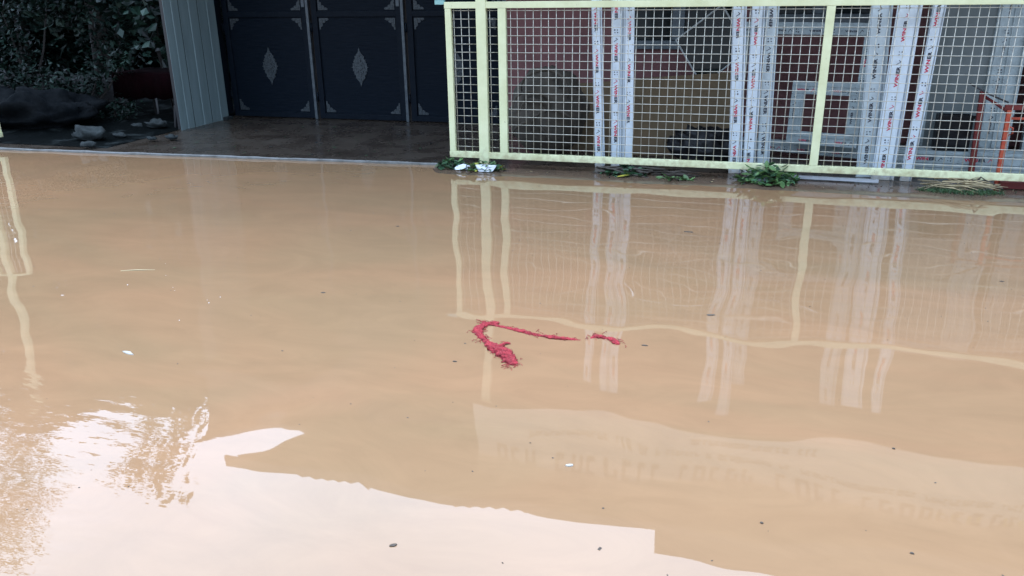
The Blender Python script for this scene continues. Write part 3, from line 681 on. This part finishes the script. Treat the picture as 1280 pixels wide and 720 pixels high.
heap('leaf_heap', (.16,6.74,.012), .24,.12,.18, 300, ['leaf','leaf','leaf_dark'], 'largest fresh green leaf heap, before the three leaning profiles', 'leaf heap', .68)
yl = link('yellow_leaf', LY, None, (-1.03,6.66,.016), (0,0,.3), (1.3,1.3,1)); tag(yl, 'single yellow leaf lying at the edge of the dark twig heap', 'leaf')
def sticks(name, c, rx, ry, h, n, m, label, cat, r=.004, ln=.3, ang=.5, nm='twig'):
    t = thing(name, c, label, cat)
    for i in range(n):
        p = V((rnd.uniform(-rx,rx), rnd.uniform(-ry,ry), h*rnd.random()+.006)); a = rnd.uniform(-ang,ang); l = ln*rnd.uniform(.5,1.1)
        d = V((math.cos(a), math.sin(a), rnd.uniform(-.1,.15))); q = p+d*l*.5+V((0,rnd.uniform(-.02,.02),rnd.uniform(0,.02)))
        e = p+d*l; e.z = max(.004, e.z)
        rr = r*rnd.uniform(.6,1.6)
        MB().tube([p-d*l*.3, q, e], [rr, rr*.9, rr*.4], 5).build(nm, m, t)
    return t
sticks('twig_heap', (-.98,6.80,.012), .20,.05,.05, 34, M['twig'], 'long dark tangle of wet twigs under the fence rail, left of the flat green scatter', 'twig heap', .007, .28)
sticks('twig_heap', (-.70,6.80,.012), .16,.04,.03, 20, M['twig'], 'thin dark twigs trailing right from the twig tangle', 'twig heap', .004, .2)
sticks('straw_heap', (1.50,6.76,.02), .20,.06,.07, 46, M['straw'], 'pale dry straw and stalks heaped at the foot of the red stand', 'straw heap', .004, .2, .6, 'stalk')
def grass(c, rx, ry, n, label):
    mb = MB()
    for i in range(n):
        a = rnd.uniform(0,6.28); r = math.sqrt(rnd.random()); p = V((c[0]+rx*r*math.cos(a), c[1]+ry*r*math.sin(a), c[2]))
        d = V((rnd.uniform(-1,1), rnd.uniform(-1,.4), rnd.uniform(.1,1)))*rnd.uniform(.02,.055); wv = V((rnd.uniform(-1,1),rnd.uniform(-1,1),0)).normalized()*.0022
        m_ = p+d*.6+V((0,0,.012)); e = p+d; e.z = max(e.z-.01,c[2])
        mb.add([p-wv,p+wv,m_+wv,m_-wv,e], [(0,1,2,3),(3,2,4)])
    o = mb.build('grass_litter', M['grass']); tag(o, label, 'grass', kind='stuff')
grass((1.55,6.70,.008), .30,.07, 700, 'wet green grass litter washed against the mud below the straw heap')
# bent stick from the straw heap
tag(MB().tube([(1.60,6.74,.03),(1.68,6.73,.13),(1.72,6.76,.10),(1.85,6.78,.04)], .006, 6).build('bent_stick', M['twig']), 'dark bent stick poking up out of the straw heap', 'stick')
# paper boat like scrap and wrapper
def sheet(name, vs, fs, m, label, cat):
    me = MB().add(vs, fs).mesh(name, m); o = link(name, me); 
    s_ = o.modifiers.new('thickness', 'SOLIDIFY'); s_.thickness = .0015
    return tag(o, label, cat)
pc = G(608,214,.015)
sheet('torn_paper', [pc+V(v) for v in ((-.10,0,.05),(-.065,-.02,-.002),(-.01,-.03,.0),(0,.01,.035),(.015,-.03,0),(.06,-.02,.0),(.095,.0,.055),(.03,.02,.05),(-.03,.02,.055))],
      [(0,1,2,8),(2,3,8),(2,4,3),(4,5,6,7),(4,7,3),(3,7,8)], M['paper'], 'folded white scrap of paper in front of the yellowish leaf heap', 'paper')
pc = G(578,212,.012)
sheet('crumpled_wrapper', [pc+V(v) for v in ((-.09,-.01,.0),(-.03,-.04,.004),(.05,-.01,.006),(.07,.04,.03),(0,.03,.045),(-.05,.01,.03))],
      [(0,1,5),(1,2,4,5),(2,3,4)], M['paper'], 'crumpled pale wrapper beside the dark leaf clump', 'wrapper')
pc = G(587,213,.012)
sheet('carton_scrap', [pc+V(v) for v in ((-.02,0,0),(.03,-.01,.0),(.03,.02,.035),(-.015,.02,.03))], [(0,1,2,3)], M['carton'], 'small brown carton scrap between the two leaf clumps', 'carton')
# pebbles / crumbs along the muddy edge
mb = MB()
for i in range(160):
    x = rnd.uniform(-2.4,2.6); y = rnd.uniform(6.60,6.92); r = rnd.uniform(.002,.006)
    mb.add([(x-r,y,.012),(x,y-r,.012),(x+r,y,.012),(x,y+r,.012),(x,y,.012+r*1.6)], [(0,1,4),(1,2,4),(2,3,4),(3,0,4)])
tag(mb.build('litter_crumbs', M['stone']), 'fine crumbs of grit strewn over the muddy edge', 'grit', kind='stuff')

# ================================================================== RED CLOTH IN THE WATER
rc = thing('red_cloth', G(612,425), 'twisted red cloth floating in the brown water, bent into a hook', 'cloth')
o0 = G(612,425)
def cloth(pts, rs, nm, seed, squash=.38, sub=12):
    P_ = [V((*G(*p)[:2], z)) for p, z in pts]; path = []; rad = []
    for i in range(len(P_)-1):
        for k in range(sub):
            t = k/sub; a = P_[max(i-1,0)]; b_, c, d = P_[i], P_[i+1], P_[min(i+2,len(P_)-1)]
            q = .5*((2*b_)+(c-a)*t+(2*a-5*b_+4*c-d)*t*t+(3*b_-a-3*c+d)*t**3); path.append(q-o0); rad.append(rs[i]*(1-t)+rs[i+1]*t)
    path.append(P_[-1]-o0); rad.append(rs[-1])
    mb = MB(); n = 20; mb.tube(path, rad, n, squash=squash)
    vs = []
    for i, v in enumerate(mb.v):
        v = V(v); k = min(i//n, len(path)-1); c = path[k]; d = v-c
        f = 1+.6*mn.noise(v*40+V((seed,0,0)))+.5*mn.noise(v*120+V((0,seed,0)))+.35*mn.noise(v*260)
        vs.append(tuple(c+d*max(.3,f)))
    mb.v = vs
    return mb.build(nm, M['cloth'], rc, smooth=True)
cloth([((624,404),.004),((606,406),.005),((597,414),.004),((604,424),.0),((614,432),.004),((625,440),.004),((636,449),.005),((643,456),.0)], [.009,.018,.020,.014,.022,.033,.032,.014], 'twist', 1)
cloth([((612,428),.002),((622,433),.004),((633,430),.006),((638,430),.002)], [.008,.012,.010,.006], 'twist', 4, sub=5)
cloth([((612,406),.003),((630,409),.001),((650,414),.003),((672,419),.001),((690,422),.004),((708,424),.003),((726,425),-.002)], [.012,.010,.014,.011,.014,.011,.006], 'tail', 2)
cloth([((738,423),-.002),((745,421),.002),((753,422),.003),((758,423),-.002)], [.007,.015,.014,.006], 'tail', 5)
cloth([((757,422),-.002),((764,424),.003),((771,429),.003),((775,430),-.002)], [.007,.016,.015,.006], 'tail', 6)

fb = MB()
way = [G(*q) for q in ((604,404),(598,414),(606,425),(618,436),(632,447),(641,455),(612,406),(640,411),(672,419),(700,423),(728,425),(746,422),(770,428),(634,431))]
for i in range(150):
    k = rnd.choice([0,0,1,1,2,2,3,3,4,4,5,5,5,6,7,8,9,10,11,12,13]); p = way[k]-o0+V((rnd.gauss(0,.016), rnd.gauss(0,.02), .003))
    a = rnd.uniform(0,6.28); l = rnd.uniform(.012,.04); d = V((math.cos(a),math.sin(a),0))*l; q = p+d*.5+V((rnd.gauss(0,.005),rnd.gauss(0,.005),.004)); e = p+d; e.z = -.001
    p.z = .001; fb.tube([p,q,e], .0011, 4)
fo = fb.build('frayed_threads', M['cloth'], rc); fo['kind'] = 'stuff'
# ================================================================== FLOATING BITS
def flake(px, py, L_, W_, m, label, cat, rot=0, name='floating_scrap', h=.004):
    c = G(px, py); n = 9; pts = []
    for i in range(n):
        a = 2*math.pi*i/n; k = rnd.uniform(.7,1.15); pts.append((L_*k*math.cos(a), W_*k*math.sin(a)))
    mb = MB(); mb.add([(x,y,-.002) for x,y in pts]+[(x*.85,y*.85,h*rnd.uniform(.5,1)) for x,y in pts]+[(0,0,h*1.3)],
       [(i,(i+1)%n,n+(i+1)%n,n+i) for i in range(n)]+[(n+i,n+(i+1)%n,2*n) for i in range(n)])
    o = mb.build(name, m); o.location = c; o.rotation_euler = (0,0,rot)
    return tag(o, label, cat)
flake(160,441,.042,.011,M['scrap'],'pale scrap floating alone on the water at the left','scrap',-.3)
flake(712,582,.016,.010,M['scrap'],'small whitish scrap floating below the red cloth','scrap',.2)
flake(491,682,.013,.007,M['speck'],'dark seed like bit floating on the bright sky reflection','bit',.6,'floating_bit')
flake(806,432,.016,.006,M['speck'],'thin dark bit floating right of the red cloth tail','bit',0,'floating_bit')
flake(861,290,.03,.014,M['speck'],'dark smear of scum floating between the reflected profiles','bit',0,'floating_bit')
flake(889,394,.022,.011,M['speck'],'brown bit floating beside the reflected profile at mid water','bit',.3,'floating_bit')
flake(404,366,.014,.006,M['speck'],'tiny brown bit floating left of centre','bit',.3,'floating_bit')
flake(1117,561,.006,.004,M['speck'],'tiny dark speck floating at the right, below the fence reflection','bit',0,'floating_bit')
flake(952,654,.006,.004,M['speck'],'tiny dark speck floating near the lower middle','bit',0,'floating_bit')
flake(1140,692,.007,.004,M['speck'],'tiny dark speck floating in the lower right corner area','bit',0,'floating_bit')
flake(568,452,.012,.004,M['speck'],'faint thin bit floating left of the red cloth end','bit',0,'floating_bit')
flake(1252,352,.014,.006,M['speck'],'dark bit floating at the right edge of the water','bit',0,'floating_bit')
flake(497,283,.012,.005,M['speck'],'dark bit floating up towards the gateway','bit',0,'floating_bit')
st = G(170,338); tag(MB().tube([(st.x-.08,st.y-.03,.001),(st.x,st.y,.003),(st.x+.1,st.y+.035,.001)], [.003,.005,.002], 6, squash=.5).build('floating_straw', M['straw']), 'pale straw floating on the water at the left', 'straw')
mb = MB()  # white dots painted in for sky glints on the water
for i in range(9):
    c = G(rnd.gauss(222,26), rnd.gauss(368,18)); r = rnd.uniform(.001,.003)
    for ring in range(1): 
        vs = [(c.x+r*math.cos(a*math.pi/4), c.y+r*math.sin(a*math.pi/4), 0) for a in range(8)]+[(c.x+.7*r*math.cos(a*math.pi/4), c.y+.7*r*math.sin(a*math.pi/4), r*.6) for a in range(8)]+[(c.x,c.y,r*.85)]
        mb.add(vs, [(a,(a+1)%8,8+(a+1)%8,8+a) for a in range(8)]+[(8+a,8+(a+1)%8,16) for a in range(8)])
tag(mb.build('glint_dots', M['paper'], smooth=True), 'tiny white dots painted as glints on the water at the left', 'glint', kind='stuff')

mb = MB(); r3 = random.Random(99)
for i in range(420):                         # specks of chaff carried by the flood
    x, y = r3.uniform(-6.5,3.2), r3.uniform(1.2,6.5); r = r3.uniform(.0012,.0045)*(1 if r3.random() < .9 else 1.8); a = r3.uniform(0,3.14); k = r3.uniform(.3,.9)
    mb.add([(x+r*math.cos(a+j*math.pi/3)*(1 if j%3 else k), y+r*math.sin(a+j*math.pi/3)*(1 if j%3 else k), .0006) for j in range(6)]+[(x,y,.0006+r*.5)], [(j,(j+1)%6,6) for j in range(6)])
tag(mb.build('floating_chaff', M['speck']), 'tiny brown chaff scattered over the flood water', 'chaff', kind='stuff')
mb = MB(); r3 = random.Random(98)
for i in range(520):                         # ragged tide line of leaf bits and twiglets under the fence
    x = r3.uniform(-2.7,2.6); y = 6.80+r3.gauss(0,.055); z = .014; l = r3.uniform(.008,.035); a = r3.uniform(0,6.28); d = V((math.cos(a),math.sin(a),r3.uniform(-.1,.5)))*l; u = V((-d.y,d.x,0))*r3.choice((.08,.12,.45))
    p = V((x,y,z)); mb.add([p,p+d*.5+u,p+d,p+d*.5-u], [(0,1,2,3)], r3.choice((0,0,0,1,2)))
tag(mb.build('tide_litter', [M['twig'], M['straw'], M['leaf_dark']]), 'ragged line of muddy twigs and leaf bits under the fence rail', 'litter', kind='stuff')

mb = MB(); r3 = random.Random(97)
for i in range(230):                         # wet leaf bits on the forecourt before the gate
    x, y = r3.uniform(-6.2,-2.6), 6.95+2.0*r3.random()**1.3; l = r3.uniform(.01,.045); a = r3.uniform(0,6.28); d = V((math.cos(a),math.sin(a),r3.uniform(0,.15)))*l; u = V((-d.y,d.x,0))*r3.choice((.1,.3,.5))
    p = V((x,y,.019)); mb.add([p,p+d*.5+u,p+d,p+d*.5-u], [(0,1,2,3)], r3.choice((0,0,1,2)))
tag(mb.build('forecourt_litter', [M['twig'], M['stone'], M['leaf_dark']]), 'wet leaf bits and grit lying on the forecourt before the black gate', 'litter', kind='stuff')

# ================================================================== GARDEN AT THE LEFT
def foliage(blobs, n, lf, m, name, parent, seed=1, lw=.5):
    r_ = random.Random(seed); mb = MB(); tot = sum(b[3]**2 for b in blobs)
    for (x,y,z,r,sz) in [(b[0],b[1],b[2],b[3],b[4]) for b in blobs]:
        for i in range(int(n*r*r/tot)):
            a = r_.uniform(0,6.28); cz = r_.uniform(-1,1); rr = r*(r_.random()**.45); s_ = math.sqrt(1-cz*cz)
            p = V((x+rr*s_*math.cos(a), y+rr*s_*math.sin(a), z+rr*cz*sz))
            p += V((r_.gauss(0,.05),)*3)
            d = V((r_.uniform(-1,1), r_.uniform(-1,1), r_.uniform(-.9,.4))).normalized(); u = d.cross(V((r_.uniform(-1,1),r_.uniform(-1,1),1))).normalized()
            l = lf*r_.uniform(.6,1.3); w_ = l*lw*.5; q = d.cross(u)*l*.08
            mb.add([p, p+d*l*.45+u*w_+q, p+d*l, p+d*l*.45-u*w_+q], [(0,1,2,3)])
    me = bpy.data.meshes.new(name); me.from_pydata(mb.v, [], mb.f); me.materials.append(m)
    return link(name, me, parent)
def tree(base, trunk, limbs, blobs, n, lf, m, label, seed):
    t = thing('garden_tree', base, label, 'tree', 'trees and shrubs of the left garden')
    b0 = V(base)
    MB().tube([V(p)-b0 for p in trunk], [.13-.07*i/(len(trunk)-1) for i in range(len(trunk))], 9).build('trunk', M['bark'], t, smooth=True)
    for L_ in limbs: MB().tube([V(p)-b0 for p in L_], [.05-.035*i/(len(L_)-1) for i in range(len(L_))], 7).build('limb', M['bark'], t, smooth=True)
    foliage([(b[0]-b0.x,b[1]-b0.y,b[2]-b0.z,b[3],b[4]) for b in blobs], n, lf, m, 'crown', t, seed)
    return t
# tall tree: its crown ends about 6 m up, gaps where the sky comes through
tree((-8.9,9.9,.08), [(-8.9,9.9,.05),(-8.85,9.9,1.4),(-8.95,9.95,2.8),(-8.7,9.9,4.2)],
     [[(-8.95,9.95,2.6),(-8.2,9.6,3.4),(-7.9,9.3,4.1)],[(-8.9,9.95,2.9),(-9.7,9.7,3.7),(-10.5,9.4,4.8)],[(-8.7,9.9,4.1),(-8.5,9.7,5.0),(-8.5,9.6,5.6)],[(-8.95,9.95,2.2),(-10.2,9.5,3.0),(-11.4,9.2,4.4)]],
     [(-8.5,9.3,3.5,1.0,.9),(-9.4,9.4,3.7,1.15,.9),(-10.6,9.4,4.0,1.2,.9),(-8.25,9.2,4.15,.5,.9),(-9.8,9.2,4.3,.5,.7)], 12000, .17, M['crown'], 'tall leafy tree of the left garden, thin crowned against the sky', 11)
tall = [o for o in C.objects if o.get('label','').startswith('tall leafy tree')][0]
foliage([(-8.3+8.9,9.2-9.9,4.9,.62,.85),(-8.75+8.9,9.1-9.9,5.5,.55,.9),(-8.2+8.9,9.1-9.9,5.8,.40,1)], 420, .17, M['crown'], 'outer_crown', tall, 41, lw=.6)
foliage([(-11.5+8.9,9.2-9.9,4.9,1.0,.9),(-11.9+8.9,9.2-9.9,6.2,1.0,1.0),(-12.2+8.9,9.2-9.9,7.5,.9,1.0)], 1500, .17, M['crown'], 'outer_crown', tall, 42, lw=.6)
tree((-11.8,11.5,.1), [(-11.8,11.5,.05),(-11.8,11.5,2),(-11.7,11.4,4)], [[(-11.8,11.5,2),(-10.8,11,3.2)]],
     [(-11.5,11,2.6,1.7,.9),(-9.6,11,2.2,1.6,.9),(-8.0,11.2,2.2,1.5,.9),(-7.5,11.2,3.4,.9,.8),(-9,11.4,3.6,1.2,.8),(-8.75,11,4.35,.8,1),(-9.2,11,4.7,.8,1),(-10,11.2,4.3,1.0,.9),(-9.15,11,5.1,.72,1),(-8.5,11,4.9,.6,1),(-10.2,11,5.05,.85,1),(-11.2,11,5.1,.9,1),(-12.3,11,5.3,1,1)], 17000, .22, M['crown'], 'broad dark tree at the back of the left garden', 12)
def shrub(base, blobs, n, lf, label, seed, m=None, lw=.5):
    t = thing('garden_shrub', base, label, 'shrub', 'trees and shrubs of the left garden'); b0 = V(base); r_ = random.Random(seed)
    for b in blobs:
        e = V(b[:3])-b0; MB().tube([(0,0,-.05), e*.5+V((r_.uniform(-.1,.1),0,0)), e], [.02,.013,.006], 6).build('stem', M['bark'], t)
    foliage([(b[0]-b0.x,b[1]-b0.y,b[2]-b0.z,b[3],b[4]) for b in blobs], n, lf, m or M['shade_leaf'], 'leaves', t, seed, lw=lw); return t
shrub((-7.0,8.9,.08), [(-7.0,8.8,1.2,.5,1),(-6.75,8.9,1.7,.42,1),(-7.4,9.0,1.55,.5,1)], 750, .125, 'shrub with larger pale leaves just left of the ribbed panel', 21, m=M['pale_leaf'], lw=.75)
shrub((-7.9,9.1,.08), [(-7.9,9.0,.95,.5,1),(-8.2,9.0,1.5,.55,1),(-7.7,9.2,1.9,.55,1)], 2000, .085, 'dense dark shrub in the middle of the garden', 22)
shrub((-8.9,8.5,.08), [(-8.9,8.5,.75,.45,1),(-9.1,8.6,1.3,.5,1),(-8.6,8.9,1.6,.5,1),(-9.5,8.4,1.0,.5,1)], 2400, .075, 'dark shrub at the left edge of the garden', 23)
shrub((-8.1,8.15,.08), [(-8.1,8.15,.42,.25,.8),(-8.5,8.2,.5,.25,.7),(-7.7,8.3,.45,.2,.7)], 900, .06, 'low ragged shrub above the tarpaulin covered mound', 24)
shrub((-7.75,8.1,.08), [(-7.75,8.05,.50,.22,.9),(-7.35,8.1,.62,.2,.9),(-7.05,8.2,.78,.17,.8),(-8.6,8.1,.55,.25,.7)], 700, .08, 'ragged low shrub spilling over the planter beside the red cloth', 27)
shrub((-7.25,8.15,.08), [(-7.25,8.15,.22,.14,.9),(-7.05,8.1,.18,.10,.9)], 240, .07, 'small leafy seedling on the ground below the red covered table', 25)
# dark hedge and wall added to close off the back and block sky light
gw = thing('backdrop_wall', (-12,13,0), 'added dark stone wall closing the shaded garden at the back', 'wall')
MB().box(-6,5.55,0,.25,0,2.6).build('wall', M['house'], gw)
MB().box(-6,5.6,-.03,.28,2.6,2.68).build('backdrop_coping', M['stone'], gw)
hb = [(-7.2+(-i*.95), 12.1, .8+1.25*k, .85, .9) for i in range(10) for k in range(4)]
th = thing('backdrop_hedge', (-11,12.1,.1), 'added tall dense dark hedge before the added back wall', 'hedge')
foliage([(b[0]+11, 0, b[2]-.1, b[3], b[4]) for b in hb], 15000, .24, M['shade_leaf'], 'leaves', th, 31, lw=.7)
MB().tube([(0,0,-.1),(0,.05,1.2),(.1,0,2.4)], [.06,.05,.02], 7).build('stem', M['bark'], th)
# low table with a dark red cloth
tb = thing('garden_table', (-6.85,8.6,.09), 'low dark table under a deep red cloth in the shaded garden', 'table')
MB().box(-.45,.42,-.3,.3,.50,.525).build('tabletop', M['iron'], tb, bevel=.004)
for sx in (-.40,.37):
    for sy in (-.26,.26): MB().box(sx-.018,sx+.018,sy-.018,sy+.018,-.05,.50).build('leg', M['iron'], tb)
cl = MB(); NXc = 40
for i in range(NXc+1):
    x = -7.32+i*(.95/NXc); wv = .004*math.sin(i*1.1)+.008*math.sin(i*.37)
    cl.v += [(x,8.93,.622),(x,8.275,.622),(x,8.262+wv*.3,.612),(x,8.255+wv,.50),(x,8.25+wv*1.6,.33+.01*math.sin(i*.8))]
for i in range(NXc):
    for j in range(4): a = i*5+j; cl.f.append((a,a+5,a+6,a+1)); cl.m.append(0)
o = cl.build('table_cloth', M['tablecloth'], None, smooth=True); o.modifiers.new('thickness','SOLIDIFY').thickness = .004
tag(o, 'deep red cloth hanging over the low garden table', 'tablecloth')
lump('covered_mound', (-8.0,7.65,.02), .80, .36, .22, M['mound'], 'black sheeting covered mound at the edge of the garden', 'mound', 14, amp=.24, fq=2.6)
pl = thing('garden_planter', (-8.5,8.45,.05), 'long low dark planter box running behind the covered mound', 'planter')
for k_ in range(3): MB().box(-1.15,1.1,-.012,.012,.20+k_*.105,.30+k_*.105).build('plank', M['iron'], pl, bevel=.003)
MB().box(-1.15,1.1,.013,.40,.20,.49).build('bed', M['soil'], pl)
for x_ in (-1.08,-.02,1.03): MB().box(x_-.03,x_+.03,-.04,-.013,-.05,.52).build('leg', M['iron'], pl)
for k, (px, py, s_, lb) in enumerate(((112,173,.13,'longest grey rubble stone, at the foot of the covered mound'),(150,170,.05,'grey rubble stone right of the longest one'),(196,158,.09,'pale rubble stone below the red covered table'),(172,158,.05,'small rubble stone left of the pale one'),(215,172,.05,'small rubble stone close to the foot of the ribbed panel'),(190,173,.035,'white chip of rubble on the dark soil'),(110,182,.06,'flat rubble stone at the kerb below the mound'))):
    c = G(px, py, .05); o = lump('rubble_stone', (c.x,c.y,.03), s_*1.4, s_*.8, s_*.5, M['stone'], lb, 'stone', 30+k, amp=.3, fq=1.9, sub=3); o['group'] = 'rubble stones in the garden'
pk = thing('short_stake', (-6.42,8.12,.02), 'short dark stake leaning at the foot of the ribbed panel', 'stake', rot=(0,R(8),0))
MB().box(-.012,.012,-.012,.012,0,.26).build('stake', M['iron'], pk)
